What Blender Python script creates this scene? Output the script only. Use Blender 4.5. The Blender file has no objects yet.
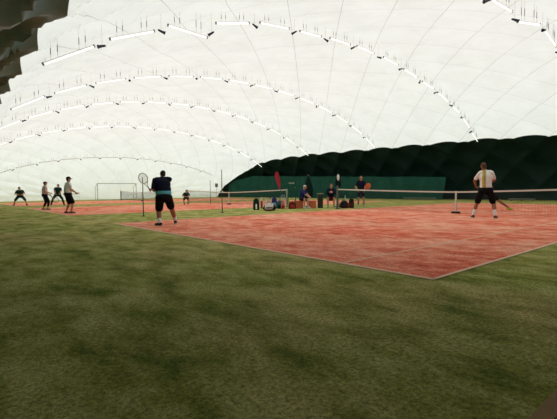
import bpy, math, random
from mathutils import Vector, Matrix
random.seed(7)
SC = bpy.context.scene
COL = SC.collection
V = Vector
PI = math.pi

# ------------------------------------------------------------------ camera
W, H = 557, 419
FPX, CAMP = 398.64, V((-4.259, -2.308, 1.041))
YAW, PITCH, ROLL = 0.868614, -0.0490525, -0.0094896
Fv = V((math.cos(YAW)*math.cos(PITCH), math.sin(YAW)*math.cos(PITCH), math.sin(PITCH)))
R0 = V((math.sin(YAW), -math.cos(YAW), 0)); U0 = R0.cross(Fv)
Rv = math.cos(ROLL)*R0 + math.sin(ROLL)*U0
Uv = -math.sin(ROLL)*R0 + math.cos(ROLL)*U0
cam = bpy.data.objects.new('camera', bpy.data.cameras.new('camera'))
COL.objects.link(cam)
M = Matrix((Rv, Uv, -Fv)).transposed().to_4x4(); M.translation = CAMP
cam.matrix_world = M
cam.data.sensor_width = 36.0
cam.data.lens = FPX/W*36.0
cam.data.clip_end = 500
cam.data.clip_start = 0.05
SC.camera = cam

def ray(u, v): return Fv + Rv*((u-W/2)/FPX) - Uv*((v-H/2)/FPX)
def ground(u, v, z=0.0):
    d = ray(u, v); return CAMP + d*((z-CAMP.z)/d.z)
def on_y(u, v, y):
    d = ray(u, v); return CAMP + d*((y-CAMP.y)/d.y)
def on_x(u, v, x):
    d = ray(u, v); return CAMP + d*((x-CAMP.x)/d.x)

# ------------------------------------------------------------------ tagging
def tag(o, label=None, cat=None, group=None, kind=None):
    if label: o['label'] = label
    if cat: o['category'] = cat
    if group: o['group'] = group
    if kind: o['kind'] = kind
    return o
def empty(name, loc, rz=0.0):
    o = bpy.data.objects.new(name, None); COL.objects.link(o)
    o.location = loc; o.rotation_euler = (0, 0, rz); o.empty_display_size = .2
    return o
def thing(name, loc, label, cat, group=None, rz=0.0):
    return tag(empty(name, loc, rz), label, cat, group)

class MB:
    """collects vertices and faces of one mesh"""
    def __init__(s): s.v = []; s.f = []; s.mi = []; s.uv = None
    def add(s, vs, fs, mi=0):
        b = len(s.v); s.v += [tuple(q) for q in vs]
        s.f += [tuple(i+b for i in f) for f in fs]; s.mi += [mi]*len(fs)
    def box(s, c, h, rot=None, mi=0):
        rot = rot or Matrix.Identity(3); c = V(c)
        vs = [c + rot @ V((sx*h[0], sy*h[1], sz*h[2])) for sx in (-1, 1) for sy in (-1, 1) for sz in (-1, 1)]
        s.add(vs, [(0,1,3,2),(4,6,7,5),(0,4,5,1),(2,3,7,6),(0,2,6,4),(1,5,7,3)], mi)
    def rbox(s, c, h, r, rot=None, mi=0):
        """box with rounded vertical edges and chamfered top and bottom"""
        rot = rot or Matrix.Identity(3); c = V(c)
        r = min(r, h[0]*.98, h[1]*.98); rings = []
        for z, k in ((-h[2], r*.5), (-h[2]+r*.5, 0), (h[2]-r*.5, 0), (h[2], r*.5)):
            ring = []
            for cx, cy, a0 in ((1,1,0),(-1,1,90),(-1,-1,180),(1,-1,270)):
                for j in range(4):
                    a = math.radians(a0+30*j); rr = max(r-k, .0005)
                    ring.append(c + rot @ V((cx*(h[0]-r)+rr*math.cos(a), cy*(h[1]-r)+rr*math.sin(a), z)))
            rings.append(ring)
        s.loft(rings, True, mi)
    def loft(s, rings, cap=True, mi=0, closed=True):
        n = len(rings[0]); vs = [q for r in rings for q in r]; fs = []
        for i in range(len(rings)-1):
            for j in range(n if closed else n-1):
                k = (j+1) % n
                fs.append((i*n+j, i*n+k, (i+1)*n+k, (i+1)*n+j))
        if cap and closed:
            fs.append(tuple(range(n-1, -1, -1))); fs.append(tuple(range((len(rings)-1)*n, len(rings)*n)))
        s.add(vs, fs, mi)
    def tube(s, pts, r, n=8, mi=0, cap=True, closed=False):
        pts = [V(q) for q in pts]; rings = []; N = len(pts); prev = None
        for i, q in enumerate(pts):
            if closed: d = pts[(i+1) % N]-pts[i-1]
            else: d = pts[min(i+1, N-1)]-pts[max(i-1, 0)]
            d.normalize()
            if prev is None:
                a = d.orthogonal().normalized()
            else:
                a = prev - d*prev.dot(d); a.normalize()
            prev = a; b = d.cross(a)
            rr = r[i] if isinstance(r, (list, tuple)) else r
            rings.append([q + (a*math.cos(2*PI*j/n) + b*math.sin(2*PI*j/n))*rr for j in range(n)])
        if closed: rings.append(rings[0])
        s.loft(rings, cap and not closed, mi)
    def ellipsoid(s, c, rad, rot=None, n=14, m=9, mi=0):
        rot = rot or Matrix.Identity(3); c = V(c); rings = []
        for i in range(1, m):
            t = PI*i/m
            rings.append([c + rot @ V((rad[0]*math.sin(t)*math.cos(2*PI*j/n), rad[1]*math.sin(t)*math.sin(2*PI*j/n), -rad[2]*math.cos(t))) for j in range(n)])
        b = len(s.v); s.loft(rings, False, mi)
        s.v += [tuple(c + rot @ V((0,0,-rad[2]))), tuple(c + rot @ V((0,0,rad[2])))]
        k = len(s.v)
        for j in range(n):
            jj = (j+1) % n
            s.f.append((b+jj, b+j, k-2)); s.mi.append(mi)
            o = b+(m-2)*n
            s.f.append((o+j, o+jj, k-1)); s.mi.append(mi)
    def capsule(s, a, b, ra, rb, n=12, mi=0):
        a = V(a); b = V(b); d = b-a
        if d.length < 1e-6: d = V((0,0,1e-4)); b = a+d
        d.normalize(); pts = []; rs = []
        for k in range(5):
            t = PI/2*k/5
            pts.append(a - d*ra*math.cos(t)); rs.append(max(ra*math.sin(t), ra*.08))
        pts.append(a); rs.append(ra); pts.append(b); rs.append(rb)
        for k in range(4, -1, -1):
            t = PI/2*k/5
            pts.append(b + d*rb*math.cos(t)); rs.append(max(rb*math.sin(t), rb*.08))
        s.tube(pts, rs, n, mi)
    def mesh(s, name, mats, smooth=True):
        me = bpy.data.meshes.new(name); me.from_pydata(s.v, [], s.f)
        for m in (mats if isinstance(mats, (list, tuple)) else [mats]): me.materials.append(m)
        me.polygons.foreach_set('material_index', s.mi)
        if s.uv is not None:
            for ln, tab in s.uv.items():
                l = me.uv_layers.new(name=ln)
                for lp in me.loops: l.data[lp.index].uv = tab[lp.vertex_index]
        me.polygons.foreach_set('use_smooth', [smooth]*len(me.polygons))
        me.update()
        return me
    def build(s, name, mats, parent=None, smooth=True, auto=True):
        me = s.mesh(name, mats, smooth)
        if smooth and auto:
            try: me.set_sharp_from_angle(angle=math.radians(40))
            except Exception: pass
        o = bpy.data.objects.new(name, me); COL.objects.link(o)
        if parent: o.parent = parent
        return o

def link_mesh(name, me, parent=None):
    o = bpy.data.objects.new(name, me); COL.objects.link(o)
    if parent: o.parent = parent
    return o

def fuse(mb, mats, voxel=.011, smooth=5, paint=None):
    """one continuous skin out of overlapping shapes"""
    me = mb.mesh('tmp', mats); o = bpy.data.objects.new('tmp', me); COL.objects.link(o)
    r = o.modifiers.new('r', 'REMESH'); r.mode = 'VOXEL'; r.voxel_size = voxel; r.use_smooth_shade = True
    sm = o.modifiers.new('s', 'SMOOTH'); sm.iterations = smooth; sm.factor = .5
    dg = bpy.context.evaluated_depsgraph_get(); dg.update()
    out = bpy.data.meshes.new_from_object(o.evaluated_get(dg))
    bpy.data.objects.remove(o); bpy.data.meshes.remove(me)
    out.materials.clear()
    for m in (mats if isinstance(mats, (list, tuple)) else [mats]): out.materials.append(m)
    out.polygons.foreach_set('material_index', [0]*len(out.polygons))
    if paint:
        for p in out.polygons: p.material_index = paint(p.center, p.normal)
    out.polygons.foreach_set('use_smooth', [True]*len(out.polygons))
    return out

# ------------------------------------------------------------------ materials
def mat(name, col, rough=.6, spec=.3, vary=0.0, scale=6.0, bump=0.0, metallic=0.0, emit=0.0):
    m = bpy.data.materials.new(name); m.use_nodes = True
    nt = m.node_tree; b = nt.nodes['Principled BSDF']
    b.inputs['Roughness'].default_value = rough; b.inputs['Metallic'].default_value = metallic
    b.inputs['Specular IOR Level'].default_value = spec
    c = (*col, 1)
    tc = nt.nodes.new('ShaderNodeTexCoord'); no = nt.nodes.new('ShaderNodeTexNoise')
    no.inputs['Scale'].default_value = scale; no.inputs['Detail'].default_value = 4
    nt.links.new(tc.outputs['Object'], no.inputs['Vector'])
    mx = nt.nodes.new('ShaderNodeMix'); mx.data_type = 'RGBA'
    mx.inputs['A'].default_value = tuple(min(1, x*(1-vary)) for x in col)+(1,)
    mx.inputs['B'].default_value = tuple(min(1, x*(1+vary)) for x in col)+(1,)
    nt.links.new(no.outputs['Fac'], mx.inputs['Factor']); nt.links.new(mx.outputs['Result'], b.inputs['Base Color'])
    if bump:
        bp = nt.nodes.new('ShaderNodeBump'); bp.inputs['Strength'].default_value = bump; bp.inputs['Distance'].default_value = .02
        nt.links.new(no.outputs['Fac'], bp.inputs['Height']); nt.links.new(bp.outputs['Normal'], b.inputs['Normal'])
    if emit:
        b.inputs['Emission Color'].default_value = c; b.inputs['Emission Strength'].default_value = emit
    return m

class NT:
    def __init__(s, name):
        s.m = bpy.data.materials.new(name); s.m.use_nodes = True; s.t = s.m.node_tree
        s.b = s.t.nodes['Principled BSDF']; s.out = s.t.nodes['Material Output']
    def n(s, k, **kw):
        o = s.t.nodes.new(k)
        for a, b in kw.items(): setattr(o, a, b)
        return o
    def l(s, a, b): s.t.links.new(a, b)
    def noise(s, vec, scale, detail=5, rough=.6, dist=0):
        o = s.n('ShaderNodeTexNoise'); o.inputs['Scale'].default_value = scale; o.inputs['Detail'].default_value = detail
        o.inputs['Roughness'].default_value = rough; o.inputs['Distortion'].default_value = dist; s.l(vec, o.inputs['Vector']); return o.outputs['Fac']
    def ramp(s, fac, stops):
        o = s.n('ShaderNodeValToRGB'); e = o.color_ramp.elements
        while len(e) < len(stops): e.new(.5)
        for q, (p, c) in zip(e, stops): q.position = p; q.color = (*c, 1)
        s.l(fac, o.inputs['Fac']); return o.outputs['Color']
    def mix(s, fac, a, b):
        o = s.n('ShaderNodeMix', data_type='RGBA')
        for k, x in (('Factor', fac), ('A', a), ('B', b)):
            if isinstance(x, (int, float)): o.inputs[k].default_value = x
            elif isinstance(x, tuple): o.inputs[k].default_value = (*x, 1)
            else: s.l(x, o.inputs[k])
        return o.outputs['Result']
    def math(s, op, a, b=None):
        o = s.n('ShaderNodeMath', operation=op)
        for i, x in enumerate((a, b)):
            if x is None: continue
            if isinstance(x, (int, float)): o.inputs[i].default_value = x
            else: s.l(x, o.inputs[i])
        return o.outputs[0]

def gray(v): return (v, v, v)

def turf_material():
    k = NT('turf'); tc = k.n('ShaderNodeTexCoord').outputs['Object']
    mp = k.n('ShaderNodeMapping'); mp.inputs['Rotation'].default_value = (0, 0, .9); mp.inputs['Scale'].default_value = (1, .55, 1); k.l(tc, mp.inputs['Vector'])
    mv = mp.outputs['Vector']
    big = k.noise(mv, .42, 5, .65, .15); mid = k.noise(mv, 2.1, 6, .72, .15); fine = k.noise(tc, 34, 5, .9); grain = k.noise(tc, 95, 2, .8)
    green = k.ramp(mid, [(.35, (.10, .155, .018)), (.48, (.30, .315, .064)), (.62, (.47, .49, .165))])
    sand = k.ramp(mid, [(.36, (.26, .245, .066)), (.6, (.60, .48, .20))])
    c = k.mix(k.ramp(big, [(.42, gray(.04)), (.62, gray(.75))]), green, sand)
    sp = k.ramp(fine, [(.36, gray(.30)), (.5, gray(1)), (.64, gray(1.7))])
    o = k.n('ShaderNodeMix', data_type='RGBA', blend_type='MULTIPLY'); o.inputs['Factor'].default_value = 1
    k.l(c, o.inputs['A']); k.l(sp, o.inputs['B'])
    k.l(o.outputs['Result'], k.b.inputs['Base Color'])
    k.b.inputs['Roughness'].default_value = .95; k.b.inputs['Specular IOR Level'].default_value = .05
    bp = k.n('ShaderNodeBump'); bp.inputs['Strength'].default_value = .7; bp.inputs['Distance'].default_value = .02
    k.l(k.math('ADD', fine, grain), bp.inputs['Height']); k.l(bp.outputs['Normal'], k.b.inputs['Normal'])
    return k.m
def court_material():
    k = NT('red_court'); tc = k.n('ShaderNodeTexCoord').outputs['Object']
    mp = k.n('ShaderNodeMapping'); mp.inputs['Rotation'].default_value = (0, 0, .3); mp.inputs['Scale'].default_value = (1, .75, 1); k.l(tc, mp.inputs['Vector'])
    big = k.noise(mp.outputs['Vector'], .4, 5, .65, .2); mid = k.noise(mp.outputs['Vector'], 2.3, 7, .75, .2); fine = k.noise(tc, 36, 3, .8)
    red = k.ramp(mid, [(.36, (.56, .068, .034)), (.5, (.82, .195, .110)), (.64, (.94, .42, .27))])
    pale = k.ramp(mid, [(.36, (.82, .25, .15)), (.6, (.95, .52, .36))])
    c = k.mix(k.ramp(big, [(.40, gray(0)), (.60, gray(.85))]), red, pale)
    sp = k.ramp(fine, [(.36, gray(.6)), (.5, gray(1)), (.64, gray(1.25))])
    o = k.n('ShaderNodeMix', data_type='RGBA', blend_type='MULTIPLY'); o.inputs['Factor'].default_value = 1
    k.l(c, o.inputs['A']); k.l(sp, o.inputs['B']); k.l(o.outputs['Result'], k.b.inputs['Base Color'])
    k.b.inputs['Roughness'].default_value = .95; k.b.inputs['Specular IOR Level'].default_value = .05
    bp = k.n('ShaderNodeBump'); bp.inputs['Strength'].default_value = .5; bp.inputs['Distance'].default_value = .015
    k.l(fine, bp.inputs['Height']); k.l(bp.outputs['Normal'], k.b.inputs['Normal'])
    return k.m

PITCHP = 3.4                     # diagonal cable net
def line_mask(k, val, period, half):
    a = k.math('ADD', val, 1000.0*period); a = k.math('DIVIDE', a, period); a = k.math('FRACT', a)
    a = k.math('SUBTRACT', a, .5); a = k.math('ABSOLUTE', a); a = k.math('MULTIPLY', a, period)   # period/2 on the line
    return k.math('GREATER_THAN', a, period/2-half)
def uv_lines(k, half, seam):
    sep = k.n('ShaderNodeSeparateXYZ'); uvn = k.n('ShaderNodeUVMap', uv_map='net'); k.l(uvn.outputs['UV'], sep.inputs[0])
    sep2 = k.n('ShaderNodeSeparateXYZ'); uv2 = k.n('ShaderNodeUVMap', uv_map='plan'); k.l(uv2.outputs['UV'], sep2.inputs[0])
    return (line_mask(k, sep.outputs['X'], 1.0, half/PITCHP), line_mask(k, sep.outputs['Y'], 1.0, half/PITCHP),
            line_mask(k, k.math('ADD', sep2.outputs['X'], 1.4), 4.0, seam), uvn.outputs['UV'])
def membrane_material():
    k = NT('white_membrane')
    m1, m2, m3, uv = uv_lines(k, .017, .012)
    tc = k.n('ShaderNodeTexCoord').outputs['Object']
    cl = k.noise(tc, .5, 5, .65, .4)
    base = k.ramp(cl, [(.3, (.80, .80, .775)), (.6, (.86, .865, .845))])
    lines = k.math('MAXIMUM', k.math('MULTIPLY', m1, .62), k.math('MAXIMUM', k.math('MULTIPLY', m2, .42), k.math('MULTIPLY', m3, .22)))
    c = k.mix(lines, base, (.34, .335, .31))
    d = k.n('ShaderNodeBsdfDiffuse'); t = k.n('ShaderNodeBsdfTranslucent'); mx = k.n('ShaderNodeMixShader')
    k.l(c, d.inputs['Color']); k.l(c, t.inputs['Color']); mx.inputs[0].default_value = .6
    k.l(d.outputs[0], mx.inputs[1]); k.l(t.outputs[0], mx.inputs[2]); k.l(mx.outputs[0], k.out.inputs['Surface'])
    k.t.nodes.remove(k.b)
    return k.m
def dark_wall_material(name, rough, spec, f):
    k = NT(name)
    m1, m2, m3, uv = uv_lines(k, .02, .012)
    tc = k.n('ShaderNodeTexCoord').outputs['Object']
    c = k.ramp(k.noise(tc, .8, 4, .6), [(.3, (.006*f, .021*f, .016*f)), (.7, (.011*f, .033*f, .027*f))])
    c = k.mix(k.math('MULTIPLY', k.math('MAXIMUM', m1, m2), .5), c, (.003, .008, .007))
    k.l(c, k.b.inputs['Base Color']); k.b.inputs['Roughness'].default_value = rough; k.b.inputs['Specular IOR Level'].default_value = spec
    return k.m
def screen_material():
    k = NT('green_windscreen'); tc = k.n('ShaderNodeTexCoord').outputs['Object']
    c = k.ramp(k.noise(tc, 1.2, 5, .65), [(.3, (.006, .052, .036)), (.7, (.014, .085, .058))])
    k.l(c, k.b.inputs['Base Color']); k.b.inputs['Roughness'].default_value = .8; k.b.inputs['Specular IOR Level'].default_value = .15
    return k.m

M_TURF = turf_material(); M_RED = court_material(); M_MEM = membrane_material(); M_DARK = dark_wall_material('dark_green_membrane', .5, .10, .85); M_SHEEN_PAINT = dark_wall_material('sheen_painted_green_membrane', .45, .32, 3.6); M_SCREEN = screen_material()  # same membrane twice; left wall copy lighter, ceiling sheen put into its colour
M_SHADE_SHEET = mat('shade_sheet_dark', (.008, .016, .013), .8, .1, .2, 3)  # for the added sheet that keeps light off the near floor
M_LINE = mat('sandy_line', (.80, .54, .37), .9, .05, .15, 9)
M_BLINE = mat('sandy_brown_line', (.36, .23, .12), .95, .05, .3, 14)
M_NET = mat('net_cord', (.02, .03, .025), .8)
M_TAPE = mat('net_tape', (.74, .74, .66), .7, .2, .06)
M_POST = mat('post_grey', (.11, .125, .11), .5, .4, .1)
M_PALEPOST = mat('post_pale', (.34, .40, .33), .5, .4, .1)
M_BLACK = mat('black_plastic', (.012, .013, .014), .5, .4, .1)
M_POLE = mat('dark_pole', (.025, .04, .032), .5, .4, .1)
M_STEEL = mat('steel_grey', (.36, .37, .34), .45, .5, .1)
M_TUBE = mat('lamp_tube', (1.0, 1.0, .97), .4, .3, emit=.6)
M_BATTEN = mat('lamp_batten', (.85, .86, .84), .4, .4)
M_CAP = mat('lamp_cap', (.22, .22, .2), .5)
M_NAVYLAMP = mat('navy_fixture', (.012, .014, .045), .4, .5)
M_WIRE = mat('wire', (.16, .16, .15), .5)

# ------------------------------------------------------------------ dome
XC, EA, EB = 13.9, 19.2, 9.6
Y1N, YN, Y1F, YF = 13.0, -9.0, 32.0, 54.0
NTAB = 1500
_ths = [PI*i/NTAB for i in range(NTAB+1)]; _S = [0.0]
for i in range(NTAB):
    _S.append(_S[-1]+math.hypot(EA*(math.cos(_ths[i+1])-math.cos(_ths[i])), EB*(math.sin(_ths[i+1])-math.sin(_ths[i]))))
def s_of(th):
    t = max(0, min(1, th/PI))*NTAB; i = min(int(t), NTAB-1); return _S[i]+(_S[i+1]-_S[i])*(t-i)
def wh(y):
    if y > Y1F:
        t = min(1, (y-Y1F)/(YF-Y1F)); return (1-t**4)**.25, math.sqrt(max(0, 1-t*t))
    if y < Y1N:
        t = min(1, (Y1N-y)/(Y1N-YN)); return (1-t**8)**.125, math.sqrt(max(0, 1-t*t))
    return 1.0, 1.0
def q_of(y):
    if y <= Y1F: return y
    ph = math.asin(min(1, (y-Y1F)/(YF-Y1F))); n = 40; q = Y1F
    for i in range(n):
        p = ph*(i+.5)/n; q += math.hypot((YF-Y1F)*math.cos(p), EB*math.sin(p))*ph/n
    return q
def net_uv(s, q):
    off = 2.6+1.76*max(0, min(1, (14-s)/6))
    return (q-s+off)/PITCHP, (q+s+3.76)/PITCHP
def puff(th, q, zz):
    u, v = net_uv(s_of(th), q)
    d = math.sqrt(abs(math.sin(PI*u)*math.sin(PI*v)))
    side = max(0, min(1, (abs(math.cos(th))-.5)/.25)); end = max(0, min(1, (q-44)/6))
    a = (.16 + .42*max(0, min(1, (7.4-zz)/2.8))*side*(1 if th < PI/2 else .5))*(1-.55*end)
    a *= max(0, min(1, zz/.7))
    return a*d
def dome_pt(th, y, q=None, bulge=True):
    w, h = wh(y)
    x = XC-EA*w*math.cos(th); z = EB*h*math.sin(th)
    if not bulge: return V((x, y, z))
    q = q_of(y) if q is None else q
    n = V((-math.cos(th)/EA, 0, math.sin(th)/EB))
    if y > Y1F:                                      # the rounded end swells outward too
        t = (y-Y1F)/(YF-Y1F); n += V((0, t*t/EB*1.2, 0))
    n.normalize()
    return V((x, y, z)) + n*puff(th, q, z)

ZB_TAB_R = [(-9, 4.75), (6.5, 4.75), (12.4, 4.95), (22.4, 5.05), (32, 5.15), (37, 5.05), (41.4, 4.75), (44.2, 4.1), (46.6, 3.4), (48.8, 2.55), (50.3, 1.75), (51.2, .9), (51.7, .02)]
def zb_right(y):
    T = ZB_TAB_R
    for (a, za), (b, zb) in zip(T, T[1:]):
        if a <= y < b: return za+(zb-za)*(y-a)/(b-a)
    return T[0][1] if y < T[0][0] else 0
def zb_left(y):
    if y < 34: return 5.65
    return max(.02, 5.65*(1-((y-34)/9.5)**2)) if y < 43.5 else 0.0
def th_at(z, y):
    h = wh(y)[1]; return math.asin(min(.96, z/(EB*h))) if h > 1e-6 else 0.0

def y_samples(a, b, step):
    n = max(2, int((b-a)/step)); return [a+(b-a)*i/n for i in range(n+1)]
Y_BACK = -4.2
ys_main = y_samples(Y_BACK, 46, .22)
ys_end = []
for i in range(1, 61):
    k = i/60; k = 1-(1-k)**2
    p0 = math.asin((46-Y1F)/(YF-Y1F)); ph = p0+(PI/2-p0)*k
    ys_end.append(Y1F+(YF-Y1F)*math.sin(ph))
def patch(name, ys, fa, fb, n, material):
    mb = MB(); mb.uv = {'net': [], 'plan': []}
    for y in ys:
        q = q_of(y); a, b = fa(y), fb(y)
        for j in range(n+1):
            th = a+(b-a)*j/n
            mb.v.append(tuple(dome_pt(th, y, q))); sv = s_of(th); mb.uv['net'].append(net_uv(sv, q)); mb.uv['plan'].append((sv, q))
    for i in range(len(ys)-1):
        for j in range(n):
            k = i*(n+1)+j; mb.f.append((k, k+1, k+n+2, k+n+1)); mb.mi.append(0)
    o = mb.build(name, material, auto=False); tag(o, kind='structure'); return o
patch('ceiling', ys_main+ys_end, lambda y: th_at(zb_left(y), y), lambda y: PI-th_at(zb_right(y), y), 170, M_MEM)
ysw = [y for y in ys_main+ys_end if y <= 51.7]
patch('wall_left', [y for y in ysw if y <= 43.5], lambda y: 0.0, lambda y: th_at(zb_left(y), y), 34, M_SHEEN_PAINT)
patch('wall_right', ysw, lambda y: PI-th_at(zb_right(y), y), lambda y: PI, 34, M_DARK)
mb = MB(); rings = []                                # unseen dark sheet added behind the camera to shade the near floor
for i in range(241):
    th = PI*i/240; p = dome_pt(th, Y_BACK); wv = .10*math.sin(p.x*4.0)
    rings.append([V((p.x, Y_BACK+wv, 0)), V((p.x, Y_BACK+wv*.4, p.z)), V((p.x, Y_BACK-.06+wv*.4, p.z)), V((p.x, Y_BACK-.06+wv, 0))])
mb.loft(rings); tag(mb.build('added_shade_sheet', M_SHADE_SHEET, auto=False), kind='structure')

# ------------------------------------------------------------------ floor and courts
mb = MB(); mb.add([(-70, -80, 0), (110, -80, 0), (110, 130, 0), (-70, 130, 0)], [(0, 1, 2, 3)])
tag(mb.build('floor', M_TURF, smooth=False), kind='structure')
COURTS = [0.0, 16.9, 33.5]
def court(oy):
    mb = MB(); e = .0; z = .006
    mb.box((11.885, oy+5.485, z/2), (11.885, 5.485, z/2))
    L = .005; w = .028
    def ln(x0, y0, x1, y1, ww=w):
        if abs(x1-x0) > abs(y1-y0): mb.box(((x0+x1)/2, oy+y0, z+.001), (abs(x1-x0)/2, ww, .002), mi=1)
        else: mb.box((x0, oy+(y0+y1)/2, z+.001), (ww, abs(y1-y0)/2, .002), mi=1)
    for y in (0, 10.97): ln(0, y, 23.77, y)
    for y in (1.37, 9.6): ln(.05, y, 23.72, y, .021)
    for x in (0, 23.77): ln(x, -.028, x, 10.998, .04)
    for x in (5.485, 18.285): ln(x, 1.4, x, 9.57, .014)
    ln(5.5, 5.485, 18.27, 5.485, .014)
    o = mb.build('red_tennis_court', [M_RED, M_LINE], smooth=False); tag(o, kind='structure')
for oy in COURTS: court(oy)
# faint sandy stripe near the camera
mb = MB(); mb.box((0.5, -1.735, .003), (4.0, .038, .003)); tag(mb.build('trim_1', M_BLINE, smooth=False), kind='structure')

# ------------------------------------------------------------------ nets
def tennis_net(oy, label, postm, ph):
    xn = 11.885; c = oy+5.485; hw = 6.4
    t = thing('tennis_net', (xn, c, 0), label, 'tennis net', 'tennis nets')
    def top(y): return .914+(1.07-.914)*(abs(y)/hw)**1.3
    N = 284; mb = MB(); r = .0021
    for i in range(N+1):
        y = -hw+2*hw*i/N; zt = top(y)-.02
        mb.box((0, y, (zt+.05)/2), (r, r, (zt-.05)/2))
    for k in range(22):
        pts = []; zz = .05+k*.0435
        for i in range(25):
            y = -hw+2*hw*i/24; f = (top(y)-.05)/(.914-.05)
            pts.append((0, y, .05+(zz-.05)*f))
        mb.tube(pts, r, 4)
    mb.build('netting', M_NET, t, smooth=False)
    mb = MB(); rings = []
    for i in range(41):
        y = -hw+2*hw*i/40; z = top(y)
        rings.append([V((-.012, y, z-.06)), V((-.012, y, z)), V((.012, y, z)), V((.012, y, z-.06))])
    mb.loft(rings); mb.build('top_tape', M_TAPE, t, smooth=False)
    mb = MB(); mb.box((-.016, 0, .49), (.003, .032, .43)); mb.box((.016, 0, .49), (.003, .032, .43)); mb.box((0, 0, .925), (.019, .032, .006))
    st = mb.build('centre_strap', M_TAPE, t, smooth=False)
    mb = MB(); mb.rbox((0, 0, .045), (.09, .17, .045), .04); mb.build('anchor_weight', M_BLACK, st)
    for s in (-1, 1):
        mb = MB(); mb.tube([(0, s*(hw+.02), 0), (0, s*(hw+.02), ph)], .055, 14); p = mb.build('post', postm, t)
        mb = MB(); mb.tube([(0, s*(hw+.02), ph-.001), (0, s*(hw+.02), ph+.025)], [.06, .05], 14); mb.build('cap', M_BLACK, p)
        mb = MB(); mb.rbox((0, s*(hw+.02), .01), (.12, .12, .01), .03); mb.build('base_plate', M_BLACK, p)
    return t
tennis_net(COURTS[0], 'nearest tennis net, white tape and strap, right of the dark grey post', M_POST, 1.22)
tennis_net(COURTS[1], 'second tennis net behind the sports bags, with pale post', M_PALEPOST, 1.1)
tennis_net(COURTS[2], 'farthest tennis net, in front of the white dome end', M_POLE, 1.12)

# thin dark poles on the strips between courts
def thin_pole(u, v, h, label):
    g = ground(u, v); t = thing('divider_pole', (g.x, g.y, 0), label, 'pole', 'thin divider poles')
    mb = MB(); mb.tube([(0,0,0), (0,0,h)], [.022, .016], 8); mb.build('shaft', M_POLE, t)
    mb = MB(); mb.tube([(0,0,0), (0,0,.025)], [.11, .09], 16); mb.build('foot', M_BLACK, t)
    return t
thin_pole(143.5, 216.3, 1.62, 'thin dark pole on green strip left of the teal-waisted player')
t = thin_pole(222.3, 213, 2.0, 'thin dark pole in front of the second net strap, small white tag on it')
mb = MB(); mb.rbox((0, -.03, .98), (.035, .012, .045), .01); mb.build('tag', M_TAPE, t)
thin_pole(210.5, 204, 1.85, 'thin far dark pole left of the pole with a white tag')

# ------------------------------------------------------------------ goal frame at the far end
g0 = V((9.9, 47.5, 0)); t = thing('goal_frame', g0, 'pale steel goal frame standing before the white dome end', 'goal')
for x in (0, 4.6):
    mb = MB(); mb.tube([(x, 0, 0), (x, 0, 2.0)], .04, 8); mb.build('post', M_STEEL, t)
    mb = MB(); mb.tube([(x, .9, 0), (x, .9, 1.6), (x, 0, 1.98)], .028, 8); mb.build('back_stay', M_STEEL, t)
mb = MB(); mb.tube([(-.02, 0, 2.0), (4.62, 0, 2.0)], .04, 8); mb.build('crossbar', M_STEEL, t)
mb = MB(); mb.tube([(0, .9, .03), (4.6, .9, .03)], .028, 8); mb.build('ground_bar', M_STEEL, t)

# ------------------------------------------------------------------ far wall dressing
def windscreen():
    mb = MB(); rings = []; n = 150
    for i in range(n+1):
        f = i/n; y = 15.9+(49.8-15.9)*f; wv = .06*math.sin(y*3.1)+.04*math.sin(y*7.3)
        top = 2.12+(1.0*min(1, f/.85) if f < .85 else 1.0-(f-.85)/.15*.75) - .05*abs(math.sin(y*.65)); sl = .32*(1-min(1, f*60))
        xx = 30.9 + max(0, (y-40))**2*-.0115
        rings.append([V((xx+wv, y, .02)), V((xx+wv*.4, y-sl, top)), V((xx+.025+wv*.4, y-sl, top)), V((xx+.025+wv, y, .02))])
    mb.loft(rings)
    o = mb.build('windscreen', M_SCREEN); tag(o, 'long green windscreen hung along the dark far wall', 'windscreen')
windscreen()
def low_bench(u0, u1, v, x, label):
    a = on_x(u0, v, x); b = on_x(u1, v, x); L = abs(a.y-b.y); c = (a+b)/2; z = max(.16, c.z)
    t = thing('low_bench', (x, c.y, 0), label, 'bench', 'low pale benches by the far wall')
    mb = MB(); mb.rbox((0, 0, z), (.12, L/2, .022), .015); mb.build('seat', M_PALEB, t)
    for s in (-1, 0, 1):
        mb = MB(); mb.box((0, s*(L/2-.15), (z-.022)/2), (.1, .025, (z-.022)/2)); mb.build('leg', M_POST, t, smooth=False)
M_PALEB = mat('pale_wood', (.33, .32, .27), .7, .2, .15)
low_bench(404, 436, 199.6, 29.9, 'low pale bench at the right end of the green windscreen')
low_bench(509, 535, 200.0, 29.9, 'low pale bench by dark wall right of the white-shirted player')
def speaker_box():
    p = V((29.5, 52.3, 1.6))
    d = ray(216.5, 185.3); P = None
    for i in range(4000):
        q = CAMP+d*(30+i*.01)
        w, h = wh(q.y)
        if q.y >= YF or abs(q.x-XC) > EA*w or q.z > EB*h*math.sqrt(max(0, 1-((q.x-XC)/(EA*w))**2)): P = q; break
    P = CAMP + (P-CAMP)*.978
    t = thing('loudspeaker', (P.x, P.y, 0), 'small black loudspeaker on a pole beside the green wall tip', 'loudspeaker', rz=YAW-PI/2)
    mb = MB(); mb.rbox((0, 0, P.z), (.19, .16, .28), .04); mb.build('cabinet', M_BLACK, t)
    mb = MB(); mb.rbox((0, -.165, P.z), (.15, .012, .23), .01); mb.build('grille', M_POST, t)
    mb = MB(); mb.tube([(0, 0, 0), (0, 0, P.z-.25)], .025, 8); mb.build('pole', M_STEEL, t)
    mb = MB(); mb.tube([(0, 0, 0), (0, 0, .03)], [.22, .2], 16); mb.build('base', M_BLACK, t)
speaker_box()

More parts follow.
